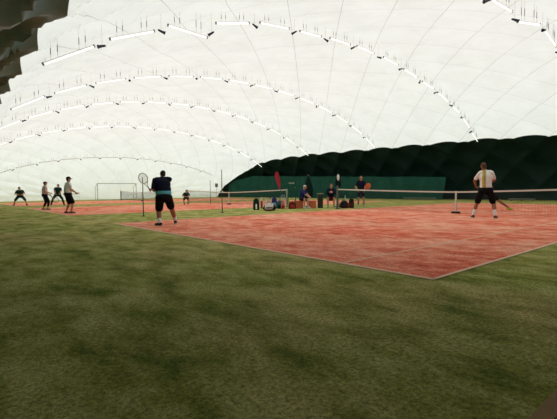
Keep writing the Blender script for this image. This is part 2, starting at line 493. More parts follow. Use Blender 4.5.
# ------------------------------------------------------------------ lamps under the dome
ORD = ['first','second','third','fourth','fifth','sixth','seventh','eighth','ninth','tenth','eleventh','twelfth','thirteenth','fourteenth','fifteenth','sixteenth','seventeenth','eighteenth','nineteenth']
def dome_z(x, y):
    w, h = wh(y); k = (x-XC)/(EA*w); return EB*h*math.sqrt(max(0, 1-k*k))
LAMP = {}
def tube_lamp(a, b, label, group, lit=True):
    a = V(a); b = V(b); c = (a+b)/2; d = (b-a); L = d.length; d.normalize()
    side = V((0, 1, 0)); side = (side-d*side.dot(d)).normalized(); up = d.cross(side)
    if up.z < 0: up = -up; side = -side
    rot = Matrix((d, side, up)).transposed()
    t = empty('tube_light', c); t.rotation_euler = rot.to_euler(); tag(t, label, 'ceiling light', group)
    h = L/2
    mb = MB(); mb.box((0, 0, .026), (h, .024, .012)); mb.build('batten', M_BATTEN, t, smooth=False)
    mb = MB(); mb.tube([(-h+.03, 0, -.02), (h-.03, 0, -.02)], .029, 10); mb.build('tube', M_TUBE if lit else M_BATTEN, t)
    for s in (-1, 1):
        mb = MB(); mb.box((s*(h+.0), 0, .0), (.022, .034, .048)); mb.build('end_cap', M_CAP, t, smooth=False)
    for s in (-.68, -.42, .42, .68):
        mb = MB(); base = c + rot @ V((s*h, 0, .05)); gap = max(.12, min(.8, dome_z(base.x, base.y)+.08-base.z))
        lo = rot.transposed() @ (base-c); hi = rot.transposed() @ (base+V((0, 0, gap))-c)
        pts = [lo.lerp(hi, f) for f in (0, .25, .28, .62, .65, 1)]
        mb.tube(pts, [.003, .003, .012, .012, .003, .003], 6); mb.build('hanger', M_WIRE, t)
    return t
def cable_box(p, yawa, label, group):
    t = empty('hanging_fixture', p, yawa); tag(t, label, 'hanging fixture', group)
    mb = MB(); mb.capsule((-.09, 0, .03), (.07, 0, -.03), .035, .05, 10); mb.build('body', M_NAVYLAMP, t)
    mb = MB(); mb.tube([(.07, 0, -.03), (.15, 0, -.06)], [.045, .07], 10); mb.build('shade', M_NAVYLAMP, t)
    mb = MB(); g = max(.12, min(.9, dome_z(p[0], p[1])+.06-p[2])); mb.tube([(0, 0, .02), (0, 0, g)], .003, 5); mb.build('cable', M_WIRE, t)
    return t
def arch(y, segs, name, lit=True):
    for i, (a, b) in enumerate(segs):
        tube_lamp(a, b, f'white tube light, {ORD[i]} from the left on the {name}', f'tube lights on the {name}', lit)
        if i+1 < len(segs):
            n = V(segs[i+1][0]); m = (V(b)+n)/2; m.z -= .12
            ang = random.uniform(-1.2, 1.2)+(0 if i % 2 else PI)
            cable_box(m, ang, f'dark fixture after the {ORD[i]} tube light on the {name}', f'dark fixtures on the {name}')
def px_segs(pairs, y):
    return [(on_y(*a, y), on_y(*b, y)) for a, b in pairs]
def auto_segs(y, x0, x1, gap):
    xs = []; w, h = wh(y)
    def P(x): return V((x, y, dome_z(x, y)-gap))
    out = []; x = x0
    while x < x1:
        p = P(x); k = x
        while (P(k)-p).length < 1.75 and k < x1+2: k += .02
        if k > x1: break
        out.append((p, P(k))); p = P(k); j = k
        while (P(j)-p).length < .55: j += .02
        x = j
    return out
arch(3.8, px_segs([((462,-20),(484,-5)), ((491,-1),(512,11.5)), ((517.5,21.5),(540,24.5)), ((545,30),(556,46)), ((560,54),(570,70))], 3.8), 'top right light arch')
A1 = px_segs([((43,64),(94,46)), ((110,39),(154,31)), ((168,25),(207,37.5)), ((216,23),(249,23)), ((260,22.5),(289,28.5)), ((300,31),(321,36.5)), ((330,38),(350,44.5)), ((357,46),(374,53.5)),
    ((383.5,57),(398,65)), ((404,69),(417.5,77.5)), ((422.5,81.5),(434,89)), ((438,92.5),(449,102)), ((452,105.5),(460,113)), ((463,118),(470,128)), ((472,132),(477.5,141.5))], 12.3)
arch(12.3, A1, 'nearest full light arch')
arch(22.2, auto_segs(22.2, -1.35, 30.2, .55), 'second full light arch')
arch(31.9, auto_segs(31.9, -1.2, 30.4, .55), 'third full light arch')
arch(41.4, auto_segs(41.4, -1.0, 30.2, .55), 'fourth full light arch')
arch(49.6, auto_segs(49.6, 0.0, 27.0, .4), 'farthest light arch', False)

# ------------------------------------------------------------------ people
SKIN = mat('skin', (.50, .25, .16), .55, .3, .08, 20)
SKIN_DARK = mat('skin_tanned', (.36, .15, .085), .55, .3, .08, 20)
M_HAIR = mat('dark_hair', (.015, .011, .009), .7, .3, .3, 60)
M_BROWNHAIR = mat('brown_hair', (.10, .045, .022), .7, .3, .3, 60)
M_GREYHAIR = mat('grey_hair', (.55, .53, .5), .7, .3, .2, 60)
M_EYE = mat('eye_dark', (.01, .01, .01), .3)
M_LIP = mat('lip', (.25, .07, .06), .5)
def cloth(name, col): return mat(name, col, .85, .1, .18, 7, .15)
C_NAVY = cloth('navy_cloth', (.010, .012, .030)); C_BLACK = cloth('black_cloth', (.008, .009, .011)); C_TEAL = cloth('teal_cloth', (.12, .50, .62))
C_WHITE = cloth('white_cloth', (.93, .94, .92)); C_YELLOW = cloth('yellow_cloth', (.62, .50, .06)); C_GREYW = cloth('grey_white_cloth', (.72, .71, .66))
C_PINK = cloth('pinkish_cloth', (.68, .55, .50)); C_DGREEN = cloth('dark_green_cloth', (.008, .035, .026)); C_BLUE = cloth('blue_cloth', (.025, .03, .15))
C_STONE = cloth('stone_cloth', (.42, .33, .26)); C_REDDK = cloth('dark_red_cloth', (.13, .018, .018)); C_GREY = cloth('grey_cloth', (.25, .27, .25))
C_LIME = cloth('lime_cloth', (.45, .55, .06)); C_SHOE = cloth('dark_shoe', (.03, .028, .03)); C_WSHOE = cloth('white_shoe', (.65, .63, .6)); C_BSHOE = cloth('brown_shoe', (.13, .08, .055))

def ik(a, t, l1, l2, pole):
    a = V(a); t = V(t); d = t-a; L = d.length
    mx = (l1+l2)*.995
    if L > mx: t = a+d*(mx/L); d = t-a; L = mx
    d.normalize(); pole = V(pole); p = pole-d*pole.dot(d)
    if p.length < 1e-4: p = d.orthogonal()
    p.normalize(); k = (l1*l1-l2*l2+L*L)/(2*L); hh = math.sqrt(max(0, l1*l1-k*k))
    return a+d*k+p*hh, t
def frame(lat, up):
    up = V(up).normalized(); lat = V(lat); lat = (lat-up*lat.dot(up)).normalized(); fw = up.cross(lat)
    return Matrix((lat, fw, up)).transposed()      # columns: right, forward, up

def person(loc, label, P, wr=0.0):
    """P: joints in metres, x = right in the view, y = away from the camera, z = up"""
    loc = V(loc); vd = loc-CAMP; rz = math.atan2(vd.y, vd.x)-PI/2
    t = thing('person', (loc.x, loc.y, 0), label, 'person', rz=rz)
    S = P.get('S', 1.0); fat = P.get('fat', 1.0)
    sk = P.get('skin', SKIN)
    pel, neck = V(P['pelvis']), V(P['neck'])
    head = V(P['head']); spine = (neck-pel).normalized()
    Fp = frame(P['plat'], spine*.6+V((0,0,.4))); Fc = frame(P['clat'], spine)
    chest = neck-spine*.20*S; belly = pel.lerp(neck, .42)
    fdir = V(P['face']).normalized(); hup = (head-neck).normalized()*.5+V((0,0,.5))
    Fh = frame(fdir.cross(hup), hup)
    hip = [pel-Fp.col[0]*.095*S*fat**.5, pel+Fp.col[0]*.095*S*fat**.5]
    shw = P.get('shw', .185)*S; sh = [neck-spine*.05-Fc.col[0]*shw, neck-spine*.05+Fc.col[0]*shw]
    kn, an, el, wrj = [], [], [], []
    for i in (0, 1):
        k, a = ik(hip[i], P['ankle'][i], .44*S, .43*S, P['knee'][i]); kn.append(k); an.append(a)
        e, w = ik(sh[i], P['wrist'][i], .295*S, .265*S, P['elbow'][i]); el.append(e); wrj.append(w)
    g = fat
    B = MB()
    B.ellipsoid(pel, (.165*S*g, .125*S*g, .14*S), Fp)
    B.ellipsoid(belly, (.150*S*g, .118*S*g, .19*S), Fc)
    B.ellipsoid(chest, (.178*S*g**.6, .122*S*g**.7, .20*S), Fc)
    B.capsule(sh[0].lerp(neck, .25), sh[1].lerp(neck, .25), .068*S, .068*S)
    B.capsule(neck-spine*.05, head-hup.normalized()*.05*S, .062*S, .055*S)
    B.ellipsoid(head+Fh.col[2]*.025*S, (.076*S, .096*S, .098*S), Fh)
    B.ellipsoid(head+Fh @ V((0, .022, -.055))*S, (.058*S, .068*S, .065*S), Fh)
    B.capsule(head+Fh @ V((0, .09, .01))*S, head+Fh @ V((0, .112, -.02))*S, .011*S, .016*S, 8)
    for s in (-1, 1): B.ellipsoid(head+Fh @ V((s*.078, -.005, -.005))*S, (.012*S, .022*S, .034*S), Fh, 8, 6)
    for i in (0, 1):
        lg = P.get('leg', 1.0)
        B.capsule(hip[i], kn[i], .088*S*lg, .058*S*lg); B.capsule(kn[i], kn[i].lerp(an[i], .4), .055*S*lg, .057*S*lg)
        B.capsule(kn[i].lerp(an[i], .35), an[i], .057*S*lg, .036*S)
        B.capsule(sh[i], el[i], .052*S*g**.5, .041*S); B.capsule(el[i], el[i].lerp(wrj[i], .35), .041*S, .042*S); B.capsule(el[i].lerp(wrj[i], .3), wrj[i], .042*S, .028*S)
        # hand: palm, four unequal bent fingers and a thumb from the side of the palm
        d = (wrj[i]-el[i]).normalized(); pn = V(P.get('palm', [(0,1,0),(0,1,0)])[i]); pn = (pn-d*pn.dot(d)).normalized(); sd = d.cross(pn)
        HR = Matrix((sd, pn, d)).transposed(); o = wrj[i]
        B.ellipsoid(o+d*.05*S, (.042*S, .018*S, .055*S), HR, 10, 7)
        cu = P.get('curl', (1.0, 1.0))[i]
        for fi, (off, ln) in enumerate(((-.034, .062), (-.0115, .074), (.0115, .070), (.034, .055))):
            b0 = o+HR @ V((off, 0, .088))*S
            d1 = (d*math.cos(cu*.7)+pn*math.sin(cu*.7)); d2 = (d*math.cos(cu*1.7)+pn*math.sin(cu*1.7))
            b1 = b0+d1*ln*.55*S; b2 = b1+d2*ln*.5*S
            B.capsule(o+HR @ V((off*.6, 0, .05))*S, b0, .011*S, .0105*S, 6); B.capsule(b0, b1, .0105*S, .0095*S, 6); B.capsule(b1, b2, .0095*S, .008*S, 6)
        ts = -1 if i else 1
        b0 = o+HR @ V((ts*.032, .004, .03))*S; b1 = b0+(sd*ts*.035+d*.022+pn*.012)*S; b2 = b1+(d*.03+pn*.02+sd*ts*.004)*S
        B.capsule(b0, b1, .014*S, .0115*S, 6); B.capsule(b1, b2, .0115*S, .009*S, 6)
        # foot
        td = V(P['toe'][i]); td.z = 0; td.normalize()
        B.capsule(an[i]+V((0,0,-.04))*S, an[i]+td*.13*S+V((0,0,-.058))*S, .034*S, .026*S)
    link_mesh('body', fuse(B, [sk], .010, 3), t)
    # shirt
    T = MB(); e = .016
    T.ellipsoid(belly-spine*P.get('hem', .03), (.150*S*g+e, .118*S*g+e, .20*S), Fc)
    T.ellipsoid(belly, (.150*S*g+e, .118*S*g+e, .19*S+e), Fc)
    T.ellipsoid(pel.lerp(belly, .5), (.152*S*g+e, .119*S*g+e, .15*S), Fc)
    T.ellipsoid(chest, (.178*S*g**.6+e, .122*S*g**.7+e, .205*S), Fc)
    T.capsule(sh[0].lerp(neck, .25), sh[1].lerp(neck, .25), .068*S+e, .068*S+e)
    T.capsule(neck-spine*.08*S, neck-spine*.005, .075*S, .066*S)
    for i in (0, 1):
        sl = P.get('sleeve', .62)
        if sl <= 1: T.capsule(sh[i], sh[i].lerp(el[i], sl), .052*S*g**.5+e, .046*S*g**.5+e)
        else:
            T.capsule(sh[i], el[i], .052*S*g**.5+e, .041*S+e); T.capsule(el[i], el[i].lerp(wrj[i], sl-1), .043*S+e, .03*S+e)
    link_mesh('shirt', fuse(T, P['shirt'], .013, 4, P.get('shirt_paint')), t)
    # shorts, trousers or skirt
    K = MB()
    K.ellipsoid(pel+Fp.col[2]*.0, (.165*S*g+.02, .125*S*g+.02, .145*S), Fp)
    ll = P.get('short', .72)
    for i in (0, 1):
        lg = P.get('leg', 1.0); r0 = .088*S*lg+.022
        if ll <= 1: K.capsule(hip[i], hip[i].lerp(kn[i], ll), r0, .075*S*lg+.022)
        else:
            K.capsule(hip[i], kn[i], r0, .062*S*lg+.018); K.capsule(kn[i], kn[i].lerp(an[i], ll-1), .06*S*lg+.018, .045*S+.018)
    link_mesh(P.get('bottom', 'shorts'), fuse(K, [P['shorts']], .013, 4), t)
    for i in (0, 1):
        if P.get('sock'):
            mb = MB(); q = an[i].lerp(kn[i], P.get('sockh', .30)); mb.capsule(an[i], q, .043*S, .052*S*P.get('leg', 1.0)); mb.build('sock', P['sock'], t)
        td = V(P['toe'][i]); td.z = 0; td.normalize(); rt = frame(td.cross(V((0,0,1))), V((0,0,1))); A = an[i]
        mb = MB()
        mb.capsule(A-td*.045*S+V((0,0,-.032))*S, A+td*.06*S+V((0,0,-.035))*S, .044*S, .042*S); mb.capsule(A+td*.05*S+V((0,0,-.042))*S, A+td*.15*S+V((0,0,-.05))*S, .043*S, .034*S)
        sh_ = link_mesh('shoe', fuse(mb, [P['shoe']], .008, 3), t)
        mb = MB(); rings = []
        for zz in (-.092, -.072):
            rings.append([A + rt @ V((wd*S, yy*S, zz*S)) for wd, yy in ((.03,-.085),(.036,-.03),(.034,.03),(.045,.1),(.038,.16),(.0,.19),(-.038,.16),(-.045,.1),(-.034,.03),(-.036,-.03),(-.03,-.085))])
        mb.loft(rings); mb.build('sole', P.get('sole', C_WSHOE), sh_, smooth=False)
    # hair
    hm = P.get('hair', M_HAIR)
    if hm:
        Hh = MB(); Hh.ellipsoid(head+Fh @ V((0, -.016, .042))*S, (.083*S, .100*S, .090*S), Fh); Hh.ellipsoid(head+Fh @ V((0, -.045, -.01))*S, (.074*S, .06*S, .08*S), Fh)
        if P.get('long'):
            Hh.capsule(head+Fh @ V((0, -.06, 0))*S, neck-spine*.05+Fh.col[1]*-.09, .07*S, .05*S); 
            for s in (-1, 1): Hh.capsule(head+Fh @ V((s*.07, -.01, 0))*S, neck+Fh @ V((s*.085, .02, -.06)), .03*S, .026*S)
        link_mesh('hair', fuse(Hh, [hm], .010, 3), t)
    if P.get('cap'):
        mb = MB(); mb.ellipsoid(head+Fh @ V((0, -.005, .058))*S, (.090*S, .106*S, .078*S), Fh); mb.ellipsoid(head+Fh @ V((0, .11, .05))*S, (.07*S, .075*S, .012*S), Fh)
        link_mesh('cap', fuse(mb, [P['cap']], .009, 2), t)
    if P.get('faceparts'):
        for s in (-1, 1):
            mb = MB(); mb.ellipsoid(head+Fh @ V((s*.031, .086, .012))*S, (.011*S, .008*S, .007*S), Fh, 8, 6); mb.build('eye', M_EYE, t)
        mb = MB(); mb.ellipsoid(head+Fh @ V((0, .086, -.058))*S, (.022*S, .008*S, .007*S), Fh, 8, 6); mb.build('mouth', M_LIP, t)
    t['_w'] = 0; del t['_w']
    Mx = Matrix.Translation(t.location) @ Matrix.Rotation(rz, 4, 'Z')
    return t, [Mx @ (w + (w-e).normalized()*.07*S) for w, e in zip(wrj, el)], Mx

RK = 0
def racket(grip, head_dir, normal, label, frame_m, grip_m=M_BLACK, cover=None):
    """grip: world point where the hand holds it"""
    d = V(head_dir).normalized(); n = V(normal); n = (n-d*n.dot(d)).normalized(); s = d.cross(n)
    rot = Matrix((s, n, d)).transposed()
    t = empty('tennis_racket', grip); t.rotation_euler = rot.to_euler(); tag(t, label, 'tennis racket', 'tennis rackets')
    mb = MB(); cz = .40; N = 32
    mb.tube([(.13*math.cos(2*PI*i/N), 0, cz+.17*math.sin(2*PI*i/N)) for i in range(N)], .0125, 8, closed=True); mb.build('frame', frame_m, t)
    mb = MB()
    for i in range(-7, 8):
        x = i*.0165; h = .17*math.sqrt(max(0, 1-(x/.13)**2)); mb.box((x, 0, cz), (.0012, .0012, h))
    for i in range(-9, 10):
        z = i*.0175; w = .13*math.sqrt(max(0, 1-(z/.17)**2)); mb.box((0, 0, cz+z), (w, .0012, .0012))
    mb.build('strings', M_TAPE, t, smooth=False)
    mb = MB()
    for k in (-1, 1): mb.tube([(k*.075, 0, cz-.138), (k*.03, 0, .17), (k*.008, 0, .09)], .010, 8)
    mb.build('throat', frame_m, t)
    mb = MB(); mb.tube([(0, 0, -.10), (0, 0, -.085), (0, 0, .10)], [.019, .016, .0145], 8); mb.build('handle', grip_m, t)
    if cover:
        mb = MB(); mb.ellipsoid((0, 0, cz-.01), (.155, .03, .205), None, 20, 10); mb.build('head_cover', cover, t)
    return t
M_RKW = mat('racket_pale', (.55, .50, .34), .4, .5); M_RKD = mat('racket_dark', (.03, .03, .035), .4, .5); M_RKR = mat('racket_red', (.45, .06, .05), .4, .5)
M_ORANGE = cloth('orange_cloth', (.50, .115, .055))

# --- player in navy with teal waist (seen from behind)
loc = ground(168, 225.2)
PA = dict(S=1.0, fat=1.5, leg=1.32, pelvis=(-.10, 0, .84), neck=(-.145, .15, 1.43), head=(-.125, .27, 1.545), face=(-.35, 1, -.3), plat=(1, .25, 0), clat=(1, .05, 0.02), shw=.215,
  ankle=[(-.24, -.20, .10), (.23, .42, .10)], knee=[(-.15, 1, 0), (.1, 1, 0)], wrist=[(-.50, .28, 1.09), (-.38, .38, 1.05)], elbow=[(-.35, .1, -1), (-.2, .5, -1)],
  palm=[(1, .3, 0), (.3, 1, .4)], curl=(1.3, 1.2), toe=[(-.75, .6, 0), (.25, 1, 0)], shirt=[C_NAVY, C_TEAL], shirt_paint=lambda c, n: 1 if c.z < 1.045 else 0,
  shorts=C_BLACK, short=.74, sock=C_WHITE, sockh=.22, shoe=C_SHOE, skin=SKIN_DARK, hair=M_HAIR, sleeve=.80, hem=.05)
t, hw, Mx = person(loc, 'person in navy top with teal waist and black shorts, seen from behind, gripping a racket', PA)
ctr = on_x(143.0, 180.5, 0); 
hand = hw[0]
dd = CAMP + ray(143.0, 180.8)*((hand-CAMP).dot(Fv)) - hand
racket(hand+dd.normalized()*.02, dd.normalized(), -Fv+Rv*.55, 'tennis racket held up by the player with the teal waist', M_RKW)

# --- white-shirted player at the near net (seen from behind)
loc = ground(484, 218.3)
PB = dict(S=1.07, fat=1.08, pelvis=(.04, 0, .97), neck=(.035, .06, 1.60), head=(-.04, .10, 1.775), face=(-.55, 1, -.05), plat=(1, .05, 0), clat=(1, .1, 0), shw=.165,
  ankle=[(-.34, .05, .10), (.34, -.02, .10)], knee=[(-.2, 1, 0), (.2, 1, 0)], wrist=[(-.27, .32, 1.12), (.10, .38, 1.16)], elbow=[(-.7, -.2, -.5), (.9, .1, -.1)],
  palm=[(1, .3, 0), (-1, .3, 0)], curl=(1.3, 1.2), toe=[(-.3, 1, 0), (.3, 1, 0)], shirt=[C_WHITE, C_YELLOW, C_GREY],
  shirt_paint=lambda c, n: (0 if n.y > 0.05 else (1 if -.075 < c.x < -.012 else (2 if -.012 <= c.x < .02 else (1 if .02 <= c.x < .045 else 0)))), shorts=C_BLACK, short=.88, sock=C_WHITE, sockh=.40, shoe=C_BSHOE, skin=SKIN_DARK, hair=M_BROWNHAIR, sleeve=.72, leg=1.05, hem=.13)
t, hw, Mx = person(loc, 'person in white shirt with yellow back stripe, back turned, at the near net', PB)
dd = CAMP + ray(470, 187.0)*((hw[0]-CAMP).dot(Fv)+.3) - hw[0]
racket(hw[0], dd.normalized()+V((0,0,.15)), -Fv+V((0,0,.5)), 'tennis racket held low by the player in the white and yellow shirt', M_RKD)

# --- lunging player beyond the net, mostly hidden
g = ground(499, 213.2)
PC = dict(S=.98, pelvis=(-.28, 0, .82), neck=(-.48, .05, 1.30), head=(-.52, .08, 1.47), face=(-1, .2, -.1), plat=(.2, -1, 0), clat=(.2, -1, 0),
  ankle=[(-.14, .25, .10), (.44, .0, .135)], knee=[(.1, -1, .2), (-.3, 0, -1)], wrist=[(-.62, .1, 1.0), (-.5, -.2, .95)], elbow=[(0, .5, -1), (.5, -.3, -.6)],
  toe=[(.1, 1, 0), (.8, -.6, 0)], palm=[(0, 1, 0), (0, 1, 0)], shirt=[C_BLACK], shorts=C_BLACK, short=.66, shoe=C_LIME, sole=C_LIME, skin=SKIN_DARK, hair=M_HAIR)
person(g, 'person in black with yellow-green shoes, lunging beyond the net behind the white-shirted player', PC)

# --- left group
def stand_side(S, extra):
    P = dict(S=S, pelvis=(0, 0, .93*S), neck=(.02, 0, 1.47*S), head=(.05, .0, 1.645*S), face=(1, .1, -.08), plat=(.3, -1, 0), clat=(.35, -1, 0),
      ankle=[(-.10, .14, .10), (.12, -.14, .10)], knee=[(1, 0, 0), (1, 0, 0)], wrist=[(.34, .12, 1.02*S), (.36, -.10, 1.0*S)], elbow=[(-1, .3, -.6), (-1, -.3, -.6)],
      toe=[(1, .15, 0), (1, -.2, 0)], palm=[(0, -1, 0), (0, 1, 0)], curl=(1.2, 1.2), faceparts=True)
    P.update(extra); return P
t, hw, Mx = person(ground(68.5, 213.6), 'person in grey-white shirt and black shorts with dark cap, at the left orange baseline',
  stand_side(1.0, dict(shirt=[C_GREYW], shorts=C_BLACK, short=.9, shoe=C_BSHOE, hair=M_HAIR, cap=C_BLACK, fat=1.32, leg=1.15)))
racket((hw[0]+hw[1])/2, Rv*.8+V((0,0,-.12))+Fv*.5, (0, .2, 1), 'tennis racket held forward by the dark-capped player at left', M_RKW)
t, hw, Mx = person(ground(45.2, 210.2), 'person in pale pinkish shirt and dark trousers with reddish cap, second from the left edge',
  stand_side(.93, dict(shirt=[C_PINK], shorts=C_BLACK, bottom='trousers', short=1.6, shoe=C_BSHOE, hair=M_BROWNHAIR, cap=C_REDDK, fat=1.2, wrist=[(.28, .12, .98), (.22, -.16, .9)])))
racket(hw[1], Rv*.55+V((0,0,-.55))+Fv*.2, (0, 1, .1), 'tennis racket pointing down beside the player in the pinkish shirt', M_RKD)
def ready(S, extra):
    P = dict(S=S, pelvis=(0, 0, .74*S), neck=(-.02, -.16, 1.20*S), head=(-.03, -.26, 1.345*S), face=(.3, -1, -.05), plat=(-1, -.1, 0), clat=(-1, -.1, 0),
      ankle=[(.42, 0, .10), (-.42, 0, .10)], knee=[(.3, -1, 0), (-.3, -1, 0)], wrist=[(.16, -.50, .88*S), (-.14, -.50, .88*S)], elbow=[(1, .2, -.4), (-1, .2, -.4)],
      toe=[(.4, -1, 0), (-.4, -1, 0)], palm=[(-1, 0, 0), (1, 0, 0)], curl=(1.2, 1.2))
    P.update(extra); return P
t, hw, Mx = person(ground(20.5, 205.6), 'crouched person in dark green clothes and shorts, leftmost player near the left edge',
  ready(1.0, dict(shirt=[C_DGREEN], shorts=C_DGREEN, short=.95, shoe=C_SHOE, hair=M_HAIR, fat=1.3)))
t, hw, Mx = person(ground(58, 205.4), 'person in dark green shirt and long trousers, legs wide apart, behind the dark-capped player',
  ready(1.05, dict(pelvis=(0, 0, .84), neck=(.05, -.08, 1.36), head=(.07, -.12, 1.52), shirt=[C_DGREEN], shorts=C_DGREEN, bottom='trousers', short=1.85, shoe=C_SHOE, hair=M_HAIR, fat=1.3, ankle=[(.42, -.1, .10), (-.46, .1, .10)])))
t, hw, Mx = person(ground(186.3, 204.5), 'small crouching person in dark green, seen between the navy player and the second net',
  ready(.86, dict(pelvis=(0, 0, .54), neck=(.02, -.16, .88), head=(.03, -.24, 1.02), wrist=[(.12, -.42, .62), (-.10, -.42, .62)], ankle=[(.13, 0, .09), (-.13, 0, .09)], shirt=[C_DGREEN], shorts=C_DGREEN, short=.7, shoe=C_SHOE, hair=M_HAIR, fat=1.15)))

# --- benches and sitters by the net post
M_BENCH = mat('orange_bench', (.60, .16, .075), .6, .3, .12)
g = ground(305.5, 208.2); bz = math.atan2((g-CAMP).y, (g-CAMP).x)-PI/2
t = thing('bench', (g.x, g.y, 0), 'orange bench under the person in navy with white hair', 'bench', rz=bz)
mb = MB(); mb.rbox((0, 0, .40), (.60, .17, .03), .02); mb.build('seat', M_BENCH, t)
for s in (-1, 1):
    mb = MB(); mb.rbox((s*.36, 0, .185), (.23, .15, .185), .03); mb.build('end_block', M_BENCH, t)
def sitting(S, extra):
    P = dict(S=S, pelvis=(-.20, -.02, .535), neck=(-.12, -.10, 1.02), head=(-.03, -.16, 1.17), face=(1, -.45, -.35), plat=(-.45, -1, 0), clat=(-.45, -1, 0),
      ankle=[(.16, -.42, .10), (-.06, -.50, .10)], knee=[(.6, -.6, 1), (.4, -.8, 1)], wrist=[(.24, -.40, .64), (.22, -.46, .62)], elbow=[(.3, .3, -1), (-.3, -.5, -1)],
      toe=[(.6, -.8, 0), (.4, -1, 0)], palm=[(0, 1, -.5), (0, 1, -.5)], curl=(1.1, 1.1), faceparts=True)
    P.update(extra); return P
person((g.x, g.y, 0), 'person in navy shirt with white hair, sitting bent forward on the orange bench',
  sitting(1.0, dict(shirt=[C_BLUE], shorts=C_NAVY, short=.8, shoe=C_WSHOE, hair=M_GREYHAIR, sleeve=.8, fat=1.12)))
g = ground(331, 207.6); bz2 = math.atan2((g-CAMP).y, (g-CAMP).x)-PI/2
t = thing('stool', (g.x, g.y, 0), 'low dark stool under the sitting person with clasped hands', 'stool', rz=bz2)
mb = MB(); mb.rbox((0, 0, .41), (.2, .17, .022), .05); mb.build('seat', M_BLACK, t)
for sx in (-1, 1):
    for sy in (-1, 1):
        mb = MB(); mb.tube([(sx*.15, sy*.13, .39), (sx*.19, sy*.16, 0)], .014, 8); mb.build('leg', M_POST, t)
person((g.x, g.y, 0), 'person in dark navy jacket sitting with hands together, just left of the near net post',
  sitting(1.03, dict(pelvis=(0, 0, .545), neck=(.0, -.10, 1.07), head=(.02, -.16, 1.235), face=(.1, -1, -.2), plat=(-1, -.1, 0), clat=(-1, -.1, 0), ankle=[(.16, -.46, .10), (-.16, -.46, .10)], knee=[(.2, -1, 1), (-.2, -1, 1)],
    wrist=[(.06, -.42, .88), (-.05, -.42, .90)], elbow=[(1, .2, -.8), (-1, .2, -.8)], toe=[(.2, -1, 0), (-.2, -1, 0)], palm=[(-1, 0, 0), (1, 0, 0)], shirt=[C_NAVY], sleeve=1.75, shorts=C_REDDK, short=.85, shoe=C_STONE, sock=C_STONE, sockh=.7, hair=M_BROWNHAIR, skin=SKIN, fat=1.12)))
# --- person standing behind the net
g = ground(361, 207)
PS = dict(S=1.03, pelvis=(0, 0, .95), neck=(0, -.01, 1.50), head=(0, -.03, 1.675), face=(.1, -1, -.05), plat=(-1, 0, 0), clat=(-1, 0, 0),
  ankle=[(.17, -.03, .10), (-.16, -.03, .10)], knee=[(.1, -1, 0), (-.1, -1, 0)], wrist=[(.20, -.28, .95), (-.20, -.22, .98)], elbow=[(1, .3, -.6), (-1, .3, -.4)],
  toe=[(.3, -1, 0), (-.3, -1, 0)], palm=[(-1, 0, 0), (1, 0, 0)], curl=(1.3, .6), shirt=[C_NAVY], shorts=C_NAVY, short=.72, shoe=C_WSHOE, hair=M_BROWNHAIR, long=True, faceparts=True, sleeve=.7)
t, hw, Mx = person(g, 'person with long hair in dark navy and white shoes, standing behind the near net', PS)
racket(hw[0], Mx.to_3x3() @ V((.30, -.10, .42)), Mx.to_3x3() @ V((.2, -1, .1)), 'tennis racket with orange head cover held by the standing long-haired person', M_RKR, cover=M_ORANGE)

# ------------------------------------------------------------------ bags, bottles, parasols
def place(u, v): 
    g = ground(u, v); return V((g.x, g.y, 0)), math.atan2((g-CAMP).y, (g-CAMP).x)-PI/2
def dome_loft(mb, w, d, h, n=16, lean=(0, 0), z0=0.0, mi=0, taper=.75, p=2.6):
    rings = []
    for z, k in ((0, .86), (.06, .97), (.3, 1.0), (.6, .97), (.8, .9), (.92, taper), (1.0, taper*.55)):
        rings.append([V((w*k*math.copysign(abs(math.cos(2*PI*j/n))**(2/p), math.cos(2*PI*j/n))+lean[0]*z*h, d*k*math.copysign(abs(math.sin(2*PI*j/n))**(2/p), math.sin(2*PI*j/n))+lean[1]*z*h, z0+z*h)) for j in range(n)])
    mb.loft(rings, mi=mi)
def backpack(u, v, w, h, m, label, stripe=None, cat='bag', name='backpack'):
    p, rz = place(u, v); t = thing(name, p, label, cat, 'bags by the nets', rz)
    mb = MB(); dome_loft(mb, w/2, w*.36, h); mb.build('body', m, t)
    mb = MB(); dome_loft(mb, w*(.13 if stripe == C_WHITE else .34), w*.13, h*.45, z0=h*.08); o = mb.build('front_pocket', stripe or m, t); o.location = (0, -w*.36, 0)
    for s in (-1, 1):
        mb = MB(); mb.tube([(s*w*.25, w*.36, h*.1), (s*w*.3, w*.56, h*.5), (s*w*.2, w*.3, h*.9)], .018, 6); mb.build('shoulder_strap', M_BLACK, t)
    mb = MB(); mb.tube([(-.05, 0, h*.985), (-.04, 0, h*1.05), (.04, 0, h*1.05), (.05, 0, h*.985)], .011, 6); mb.build('handle', M_BLACK, t)
    return t
